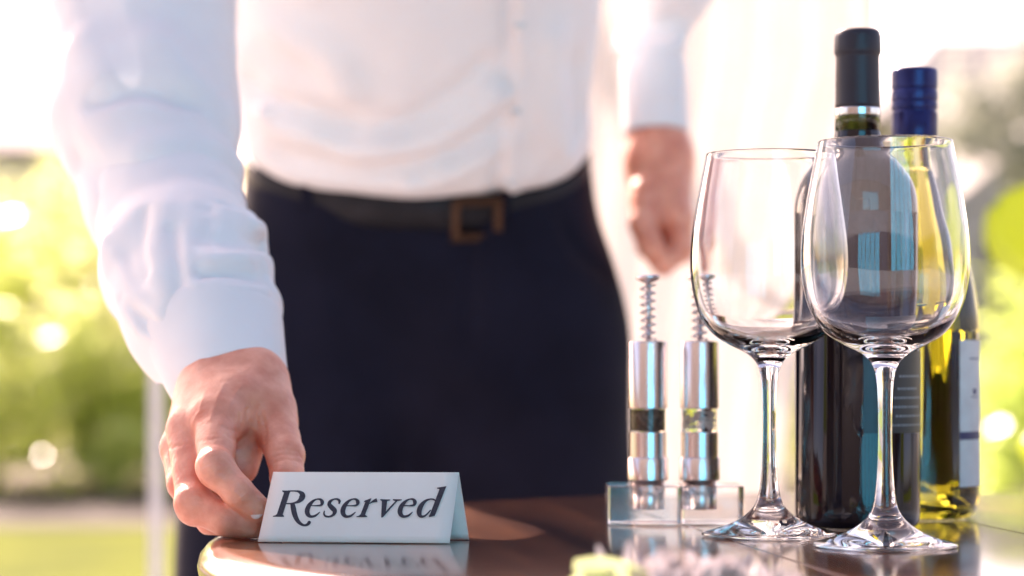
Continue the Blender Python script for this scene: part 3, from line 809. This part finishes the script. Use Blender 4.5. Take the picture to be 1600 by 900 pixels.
# creases, tendons, veins
for pts, amp, wdt in [
    ([(384, 640, 1.395), (391, 662, 1.39), (399, 690, 1.395)], -.0016, .0016), ([(372, 650, 1.385), (384, 672, 1.385), (388, 690, 1.39)], -.0010, .0013),
    ([(398, 640, 1.40), (404, 668, 1.40)], -.0008, .0012),
    ([(352, 605, 1.418), (338, 650, 1.378)], .0010, .003), ([(325, 615, 1.42), (300, 665, 1.387)], .0010, .003),
    ([(322, 722, 1.343), (350, 716, 1.343)], -.0005, .0009), ([(320, 729, 1.342), (352, 724, 1.340)], -.0005, .0009), ([(321, 738, 1.338), (350, 738, 1.338)], -.0005, .0009),
    ([(362, 778, 1.336), (383, 758, 1.336)], -.0005, .0009), ([(365, 781, 1.336), (386, 761, 1.336)], -.0004, .0009),
    ([(288, 778, 1.352), (318, 776, 1.352)], -.0005, .0009), ([(288, 786, 1.35), (318, 786, 1.35)], -.0005, .0009),
    ([(428, 716, 1.378), (468, 708, 1.380)], -.0005, .0010), ([(428, 722, 1.378), (468, 716, 1.380)], -.0004, .0010),
    ([(372, 590, 1.418), (392, 622, 1.408), (418, 650, 1.40)], .0007, .0016)]:
    hand = fold(g, hand, [V3(q) for q in pts], amp, wdt)
hand = folds(g, hand, [([(350, 600, 1.40), (340, 622, 1.39), (328, 655, 1.38)], .0007, .0014), ([(320, 612, 1.40), (312, 640, 1.39), (300, 662, 1.38)], .0006, .0013), ([(376, 604, 1.40), (362, 626, 1.39), (352, 650, 1.38)], .0006, .0013),
    ([(355, 680, 1.38), (372, 690, 1.39)], -.0009, .0011), ([(350, 668, 1.38), (374, 676, 1.39)], -.0008, .0011), ([(308, 690, 1.38), (345, 684, 1.38)], -.0005, .0009),
    ([(405, 636, 1.40), (412, 660, 1.40), (414, 690, 1.39)], -.0010, .0012), ([(392, 628, 1.40), (402, 650, 1.40)], -.0007, .0011),
    ([(316, 730, 1.34), (334, 722, 1.34), (352, 724, 1.34)], -.0006, .0008), ([(318, 738, 1.34), (336, 731, 1.34), (354, 732, 1.34)], -.0006, .0008), ([(320, 746, 1.34), (338, 740, 1.34), (356, 740, 1.34)], -.0005, .0008),
    ([(286, 776, 1.35), (302, 770, 1.35), (318, 772, 1.35)], -.0006, .0008), ([(288, 785, 1.35), (304, 780, 1.35), (320, 781, 1.35)], -.0006, .0008),
    ([(264, 700, 1.38), (284, 696, 1.38)], -.0006, .0009), ([(425, 706, 1.37), (445, 702, 1.37), (468, 706, 1.37)], -.0006, .0009), ([(427, 714, 1.37), (447, 710, 1.37), (470, 714, 1.37)], -.0006, .0009), ([(429, 722, 1.37), (449, 719, 1.37), (470, 722, 1.37)], -.0005, .0008),
    ([(364, 776, 1.33), (378, 760, 1.33)], -.0005, .0008), ([(369, 780, 1.33), (384, 764, 1.33)], -.0005, .0008)])
hand = hand + .0003 * ripple(g, 420, 6, 3)
hand = np.maximum(hand, (TZ + .0009) - g.Z)
hv, hf = g.mesh(hand); hv = relax(hv, hf, 1, .4)
# --- left hand hanging at his side
g2 = Grid((.085, 2.16, .90), (.20, 2.34, 1.09), .0022)
lw = [(1026, 185, 2.27, .0195), (1030, 245, 2.265, .0245)]
h2 = sall([chain(g2, [lw[0], lw[1]]), chain(g2, [lw[1], (1052, 340, 2.235, .020)]), chain(g2, [lw[1], (1040, 345, 2.275, .020)]), chain(g2, [lw[1], (1012, 330, 2.25, .018)])], .02)
for i, (kx, kd) in enumerate([(1058, 2.225), (1062, 2.245), (1060, 2.265), (1054, 2.285)]):
    fg = chain(g2, [(kx, 338, kd, .0125), (kx + 4, 392, kd, .0112), (kx - 22, 412 - 3 * i, kd - .004, .0105), (kx - 44, 388, kd, .0098)], .004)
    h2 = smin(h2, fg, .004)
h2 = smin(h2, chain(g2, [(1010, 300, 2.235, .015), (1004, 350, 2.215, .0125), (1016, 385, 2.205, .0115), (1026, 402, 2.208, .0100)], .004), .008)
h2 = h2 + .0005 * ripple(g2, 200, 5, 8)
h2v, h2f = g2.mesh(h2); h2v = relax(h2v, h2f, 1, .4)
# --- hidden body under the clothes, with neck and head
g3 = Grid((-.38, 1.42, .80), (.24, 2.40, 1.72), .0085)
bd = sall([g3.cap((-.13, 2.24, 1.0), (-.15, 2.0, 1.27), .05, .075), g3.cap((-.04, 2.24, 1.0), (-.02, 2.0, 1.28), .05, .075),
           g3.cap((-.15, 1.99, 1.28), (-.255, 1.83, 1.26), .06, .045), g3.cap((-.02, 2.0, 1.28), (.115, 2.08, 1.36), .06, .045),
           g3.cap((-.08, 1.98, 1.30), (-.085, 1.84, 1.43), .06, .052)], .04)
bd = smin(bd, g3.cap((-.255, 1.83, 1.26), V3((228, 190, 1.66)), .045, .030), .02)
bd = smin(bd, g3.cap(V3((228, 190, 1.66)), V3((352, 530, 1.49)), .028, .020), .01)
bd = smin(bd, g3.cap((.115, 2.08, 1.36), (.152, 2.29, 1.22), .040, .016), .015)
bd = smin(bd, g3.cap((.150, 2.29, 1.22), V3((1018, 60, 2.30)), .016, .015), .004); bd = smin(bd, g3.cap(V3((1018, 60, 2.30)), V3((1026, 200, 2.27)), .015, .018), .004)
hd = smin(g3.ell((-.09, 1.80, 1.555), (.075, .092, .098)), g3.ell((-.09, 1.755, 1.485), (.052, .058, .06)), .03)
hd = smin(hd, g3.cap((-.09, 1.715, 1.545), (-.09, 1.692, 1.515), .010, .013), .01)      # nose
hd = smin(hd, g3.cap((-.168, 1.815, 1.545), (-.168, 1.81, 1.52), .014, .01), .008); hd = smin(hd, g3.cap((-.012, 1.815, 1.545), (-.012, 1.81, 1.52), .014, .01), .008)
hd = fold(g3, hd, [(-.115, 1.703, 1.482), (-.065, 1.703, 1.482)], -.006, .009)
for ex in (-.12, -.06): hd = hd + .009 * np.exp(-((g3.X - ex) ** 2 + (g3.Y - 1.712) ** 2 + (g3.Z - 1.555) ** 2) / .014 ** 2)
bd = smin(bd, hd, .02)
bv, bf = g3.mesh(bd); bv = relax(bv, bf, 2)
allv = np.concatenate([hv, h2v, bv]); allf = np.concatenate([hf, h2f + len(hv), bf + len(hv) + len(h2v)])
body_o = obj('body', allv, allf, SK, pr_, local=False)
ge = Grid((-.19, 1.70, 1.46), (.01, 1.93, 1.70), .006)
hr = np.maximum(ge.ell((-.09, 1.812, 1.565), (.082, .097, .102)) + .003 * ripple(ge, 160, 5, 4), -(ge.cap((-.09, 1.66, 1.50), (-.09, 1.72, 1.52), .085, .085)))
ev, ef = ge.mesh(hr); obj('hair', ev, ef, M['hair'], pr_, local=False)
# nail of the index finger
def nail(c, r3, rotz):
    v, f = lathe(smooth_prof([(0, 1), (.6, .8), (.95, .35), (1, 0)], 4), 20)
    m_ = Matrix.Translation(c) @ Matrix.Rotation(rotz, 4, 'Y') @ Matrix.Rotation(R(78), 4, 'X') @ Matrix.Diagonal((*r3, 1))
    return [m_ @ Vector(q) for q in v], f
obj('nail', *nail(P(402, 800, 1.3432), (.0034, .0044, .0007), R(40)), M['nail'], body_o, local=False)

# --- shirt
gs_ = Grid((-.37, 1.44, .86), (.25, 2.40, 1.44), .0046)
def W(*q): return V3(q)
tor = sall([gs_.cap((-.155, 2.245, .975), (-.155, 2.01, 1.27), .080, .105), gs_.cap((-.019, 2.245, .975), (-.02, 2.02, 1.27), .080, .108),
            gs_.cap((-.087, 2.245, .975), (-.088, 2.01, 1.25), .094, .115)], .035)
C0 = Vector((-.087, 2.24, 1.031)); ty = Vector((0, math.cos(R(23.5)), math.sin(R(23.5)))); tx = Vector((1, 0, -.03)).normalized(); tn = tx.cross(ty).normalized()
plane = lambda g_, off: (g_.X - C0.x) * tn.x + (g_.Y - C0.y) * tn.y + (g_.Z - C0.z) * tn.z - off
tor = tor + .030 * np.clip(1 - plane(gs_, .004) / .034, 0, 1) ** 2      # tucked in behind the belt
tor = smin(tor, gs_.cap((-.155, 1.98, 1.28), (-.25, 1.84, 1.26), .10, .075), .05)
tor = smin(tor, gs_.cap((-.02, 2.0, 1.28), (.11, 2.09, 1.36), .10, .07), .05)
tor = smin(tor, gs_.cap((-.08, 1.96, 1.32), (-.085, 1.90, 1.38), .085, .068), .04)
# blousing over the belt
tor = smin(tor, gs_.cap((-.145, 2.225, 1.075), (-.03, 2.225, 1.075), .098, .098), .03)
up = sall([gs_.cap((-.292, 1.84, 1.26), W(226, 185, 1.675), .084, .0605), gs_.cap(W(226, 185, 1.675), W(262, 330, 1.61), .0605, .052)], .02)
gf = Grid((-.315, 1.42, .835), (-.115, 1.66, 1.04), .0021)
fo = sall([gf.cap(W(286, 418, 1.545), W(314, 492, 1.505), .0530, .0445), gf.cap(W(314, 492, 1.505), W(340, 552, 1.475), .0440, .0385)], .02)
fo = smin(fo, gf.cap(W(262, 320, 1.61), W(286, 418, 1.56), .050, .050), .01)
la = sall([gs_.cap((.11, 2.09, 1.36), (.150, 2.29, 1.22), .065, .046), gs_.cap((.150, 2.29, 1.22), W(1018, 60, 2.30), .044, .029), gs_.cap(W(1018, 60, 2.30), W(1022, 120, 2.28), .028, .025)], .02)
sh = smin(tor, up, .022)
sh = smin(sh, la, .02)
FO = [  # (points as px, py, distance), height, width
    ([(158, 168, 1.615), (213, 148, 1.605), (285, 164, 1.615)], -.0055, .010), ([(150, 185, 1.615), (213, 168, 1.605), (290, 182, 1.615)], .0035, .012),
    ([(240, 60, 1.69), (300, 130, 1.65), (360, 190, 1.66)], .004, .014), ([(130, 60, 1.72), (160, 130, 1.66)], .003, .014),
    ([(120, 250, 1.62), (190, 285, 1.58), (250, 300, 1.57)], -.004, .010), ([(230, 235, 1.60), (320, 225, 1.60), (385, 260, 1.62)], .004, .012),
    ([(262, 330, 1.50), (244, 400, 1.49), (262, 480, 1.475)], .0035, .010), ([(215, 345, 1.50), (205, 420, 1.49), (232, 490, 1.48)], -.0020, .009),
    ([(300, 345, 1.495), (340, 350, 1.50), (400, 360, 1.53)], .003, .009), ([(420, 352, 1.55), (392, 345, 1.52), (350, 338, 1.50)], .005, .009),
    ([(412, 405, 1.54), (380, 402, 1.50), (330, 410, 1.485)], .006, .008), ([(416, 382, 1.54), (380, 378, 1.50), (350, 376, 1.49)], -.006, .007),
    ([(410, 455, 1.52), (375, 448, 1.485), (320, 452, 1.465)], .005, .008), ([(412, 430, 1.53), (370, 428, 1.49), (320, 432, 1.47)], -.005, .007),
    ([(276, 486, 1.465), (320, 466, 1.455), (400, 478, 1.475)], -.005, .006), ([(165, 380, 1.55), (175, 440, 1.53), (215, 500, 1.50)], .004, .009),
    # torso
    ([(362, -20, 1.90), (364, 70, 1.93), (366, 140, 1.96)], -.007, .008),
    ([(440, 40, 1.92), (510, 80, 1.93), (540, 130, 1.97)], .006, .016), ([(370, 130, 1.94), (450, 170, 1.98), (540, 195, 2.0)], -.006, .014), ([(365, 145, 1.94), (440, 190, 1.98), (520, 215, 2.0)], .005, .012),
    ([(520, 200, 2.01), (640, 195, 2.0), (760, 110, 1.95)], -.005, .014), ([(560, 230, 2.03), (680, 215, 2.02), (770, 150, 1.98)], .006, .016),
    ([(440, 245, 2.08), (560, 265, 2.06), (700, 235, 2.04), (775, 190, 2.0)], -.004, .014), ([(640, 290, 2.08), (720, 262, 2.06), (785, 225, 2.03)], .004, .010),
    ([(795, -20, 1.90), (796, 60, 1.93), (797, 120, 1.97), (786, 200, 2.03), (780, 300, 2.09)], -.0045, .007), ([(805, -20, 1.90), (808, 60, 1.93), (808, 120, 1.97), (798, 200, 2.03), (793, 300, 2.09)], .004, .008),
    ([(860, 60, 1.98), (850, 150, 2.03), (880, 240, 2.10)], .004, .015), ([(900, 100, 2.04), (905, 180, 2.08), (870, 260, 2.10)], -.004, .012),
    # left sleeve
    ([(975, 70, 2.27), (1010, 85, 2.25), (1060, 75, 2.28)], .004, .010), ([(975, 92, 2.27), (1010, 98, 2.25), (1060, 95, 2.28)], -.005, .006), ([(975, 30, 2.27), (1020, 45, 2.25), (1060, 30, 2.28)], -.004, .010)]
for q in ((655, 290), (500, 260), (850, 270), (655, 150), (655, 20)): print('SHIRT', q, [round(c, 3) for c in snap(gs_, sh, *q)])
NF = [q for q in FO if q[0][0][2] < 1.56]; FO = [q for q in FO if q[0][0][2] >= 1.56]
sh = folds(gs_, sh, FO, 1.8, 3.2)
NF += [([(418, 520, 1.50), (392, 505, 1.47), (352, 500, 1.45), (312, 508, 1.45)], -.0030, .0035), ([(416, 490, 1.50), (385, 470, 1.47), (340, 462, 1.45)], .0035, .0045),
       ([(408, 395, 1.53), (372, 392, 1.50), (335, 400, 1.48)], -.0035, .004), ([(398, 440, 1.50), (360, 440, 1.48), (330, 452, 1.46)], -.0035, .004),
       ([(180, 400, 1.54), (210, 452, 1.50), (255, 500, 1.48)], .0035, .005), ([(195, 470, 1.52), (238, 510, 1.48), (275, 520, 1.46)], -.003, .004), ([(222, 520, 1.50), (262, 535, 1.47), (300, 530, 1.46)], .003, .004),
       ([(300, 320, 1.50), (290, 380, 1.49), (300, 440, 1.47), (318, 480, 1.46)], .0030, .005), ([(330, 330, 1.50), (322, 380, 1.49)], -.0025, .004), ([(345, 320, 1.50), (380, 335, 1.51), (405, 360, 1.53)], -.003, .004),
       ([(225, 330, 1.52), (222, 380, 1.50), (232, 430, 1.49)], -.0028, .004), ([(270, 360, 1.49), (282, 420, 1.47), (280, 470, 1.46)], -.003, .0045)]
fo = folds(gf, fo, NF, 1.05, 1.0)
tt = ((gf.X + .19) * .2 + (gf.Y - 1.5) * -.6 + (gf.Z - .9) * -.75)
fo = fo - .0016 * np.clip(np.sin(tt * 250 + 5 * ripple(gf, 30, 5, 31)), 0, 1) * np.clip((gf.X + .215) / .05, 0, 1) - .0012 * ripple(gf, 110, 8, 33) - .0005 * ripple(gf, 300, 8, 34)
fv, ff = gf.mesh(fo); fv = relax(fv, ff, 2, .4)
sh = sh + .0045 * ripple(gs_, 34, 7, 12) + .0026 * ripple(gs_, 75, 7, 13) + .0010 * ripple(gs_, 150, 8, 14)
sh = np.maximum(sh, -plane(gs_, .004))
sh = np.where((gs_.Y < 2.0) | (gs_.X > .105), np.maximum(sh, -1e9), sh) if False else sh
sv, sf = gs_.mesh(sh); sv = relax(sv, sf, 2, .5)
shirt = obj('shirt', np.concatenate([sv, fv]), np.concatenate([sf, ff + len(sv)]), M['shirt'], pr_, local=False)

def cuffmesh(a, b_, ra, rb, flat=.92, n=48, k=10, seed=1):
    a = Vector(a); b_ = Vector(b_); t = (b_ - a).normalized(); s = t.cross(Vector((0, 0, 1))).normalized(); u = s.cross(t)
    v = []; f = []
    for i in range(k + 1):
        q = i / k; r_ = ra + (rb - ra) * q; c = a.lerp(b_, q)
        if i == 0: r_ -= .002
        for j in range(n):
            ang = 2 * math.pi * j / n
            rr = r_ * (1 + .025 * math.sin(2 * ang + seed + q) + .012 * math.sin(5 * ang + 3 * q + seed))
            v.append(c + s * math.cos(ang) * rr + u * math.sin(ang) * rr * flat)
    for i in range(k):
        for j in range(n): l = (j + 1) % n; f.append((i * n + j, i * n + l, (i + 1) * n + l, (i + 1) * n + j))
    return v, f
for args in [((P(332, 512, 1.487)), P(364, 612, 1.446), .0418, .0318, 1.0), (P(1021, 92, 2.285), P(1026, 212, 2.266), .0290, .0285, .95)]:
    o = obj('cuff', *cuffmesh(*args[:5]), M['shirt'], shirt, local=False)
    sd = o.modifiers.new('thick', 'SOLIDIFY'); sd.thickness = .0018
    o.modifiers.new('sub', 'SUBSURF').render_levels = 1

for q_ in [(812, 40), (806, 175), (797, 285)]:
    c = snap(gs_, sh, *q_)
    o = obj('button', *lathe([(0, .0016), (.0030, .0016), (.0045, .0022), (.0052, .0016), (.0054, 0), (0, -.001)], 24), M['nail' if 0 else 'whitepaint'], shirt)
    o.location = c - Vector(world_loc(shirt)) - Vector((0, .0008, 0)); o.rotation_euler = (R(90 - 35), 0, 0)
o = obj('button', *lathe([(0, .0016), (.0030, .0016), (.0042, .0022), (.0048, .0016), (.005, 0), (0, -.001)], 24), M['whitepaint'], shirt)
o.location = P(262, 566, 1.462) - Vector(world_loc(shirt)); o.rotation_euler = (R(80), 0, R(-60))
# --- trousers
gt = Grid((-.40, 2.05, .14), (.18, 2.42, 1.13), .0062)
tr = sall([gt.cap((-.142, 2.25, .935), (-.025, 2.25, .935), .113, .113), gt.cap((-.142, 2.243, 1.01), (-.034, 2.243, 1.03), .094, .094), gt.cap((-.142, 2.243, 1.06), (-.034, 2.243, 1.06), .094, .094)], .05)
tr = smin(tr, gt.cap((-.008, 2.25, .86), (.018, 2.24, .50), .118, .098), .035)
tr = smin(tr, gt.cap((-.180, 2.25, .86), (-.236, 2.21, .50), .112, .092), .035)
tr = smin(tr, gt.cap((.010, 2.24, .50), (.015, 2.28, .20), .088, .078), .02)
tr = smin(tr, gt.cap((-.236, 2.21, .50), (-.25, 2.25, .20), .092, .080), .02)
for pts, amp, wdt in [([(736, 350, 2.13), (737, 450, 2.125), (735, 560, 2.14)], -.0065, .006), ([(748, 350, 2.13), (750, 450, 2.125), (742, 570, 2.14)], .003, .007),
                      ([(535, 350, 2.14), (520, 400, 2.14), (440, 460, 2.16)], -.006, .006), ([(528, 360, 2.14), (508, 408, 2.14), (434, 468, 2.16)], .004, .006), ([(880, 350, 2.18), (905, 400, 2.20), (945, 430, 2.20)], -.006, .006),
                      ([(735, 560, 2.14), (640, 610, 2.13), (560, 620, 2.14)], .004, .014), ([(740, 580, 2.14), (830, 640, 2.13)], .004, .014),
                      ([(720, 620, 2.16), (650, 700, 2.15)], -.004, .012), ([(500, 300, 2.14), (505, 420, 2.13), (520, 700, 2.12)], .002, .006)]:
    tr = folds(gt, tr, [(pts, amp, wdt)])
for q in ((655, 330), (655, 370), (500, 330), (880, 330)): print('TR', q, [round(c, 3) for c in snap(gt, tr, *q)])
for a_ in (-90, -60, -120, -30, -150): print('BELT', a_)
tr = tr + .004 * ripple(gt, 26, 6, 21) + .003 * ripple(gt, 55, 6, 22)
tr = np.maximum(tr, plane(gt, .012)); tr = np.maximum(tr, .155 - gt.Z)
tv, tf = gt.mesh(tr); tv = relax(tv, tf, 2, .5)
trousers = obj('trousers', tv, tf, M['trousers'], pr_, local=False)
# --- belt
def ringpt(a, grow, h):
    ex = 2.3; ca, sa = math.cos(a), math.sin(a)
    rr = ((abs(ca) / (.1570 + grow)) ** ex + (abs(sa) / (.1190 + grow)) ** ex) ** (-1 / ex)
    return C0 + tx * (ca * rr) + ty * (sa * rr) + tn * h
n = 120; v = []; f = []
cr = [(-.0165, 0), (-.0155, .0025), (.0155, .0025), (.0165, 0), (.0155, -.002), (-.0155, -.002)]
for i in range(n):
    a = 2 * math.pi * i / n
    for h, gr in cr: v.append(ringpt(a, gr, h - .003))
for i in range(n):
    for k in range(6): f.append((i * 6 + k, i * 6 + (k + 1) % 6, ((i + 1) % n) * 6 + (k + 1) % 6, ((i + 1) % n) * 6 + k))
belt = obj('belt', v, f, M['leather'], pr_, local=False)
ab = math.atan2(-.90, .42)
bc = ringpt(ab, .006, -.008)
def bar(p, q, w_=.0034, t=.0024):
    p = Vector(p); q = Vector(q); d = (q - p).normalized(); s = tn.copy() if abs(d.dot(tn)) < .5 else tx.copy(); nn = d.cross(s).normalized()
    vv = [e + s * (w_ * i) + nn * (t * j) for e in (p, q) for i, j in ((-1, -1), (1, -1), (1, 1), (-1, 1))]
    return vv, [(0, 1, 2, 3)[::-1], (4, 5, 6, 7), (0, 1, 5, 4), (1, 2, 6, 5), (2, 3, 7, 6), (3, 0, 4, 7)]
c1 = ringpt(ab - .14, .006, -.008); c2 = ringpt(ab + .14, .006, -.008); dx_ = (c2 - c1).normalized()
bk = merge(bar(c1 - tn * .0165, c1 + tn * .0165), bar(c1 - tn * .0165 - dx_ * .0034, c2 - tn * .0165 + dx_ * .0034), bar(c1 + tn * .0165 - dx_ * .0034, c2 + tn * .0165 + dx_ * .0034), bar(c2 - tn * .0130, c2 + tn * .0130))
obj('buckle', *bk, M['brass'], belt, smooth=False, local=False)
for ax in (-2.30, -.95):
    q = ringpt(ax, .0048, -.003)
    obj('belt_loop', *bar(q - tn * .021, q + tn * .020, .005, .0015), M['trousers'], trousers, smooth=False, local=False)
# --- shoes
for sx in (-.255, .015):
    gsx = Grid((sx - .07, 2.0, .058), (sx + .07, 2.40, .20), .006)
    s_ = smin(gsx.cap((sx, 2.08, .085), (sx, 2.22, .10), .042, .045), gsx.cap((sx, 2.22, .10), (sx, 2.31, .12), .045, .045), .03)
    s_ = np.maximum(s_, .0625 - gsx.Z); s_ = np.maximum(s_, gsx.Z - .185)
    a_v, a_f = gsx.mesh(s_); obj('shoe', a_v, a_f, M['shoe'], pr_, local=False)
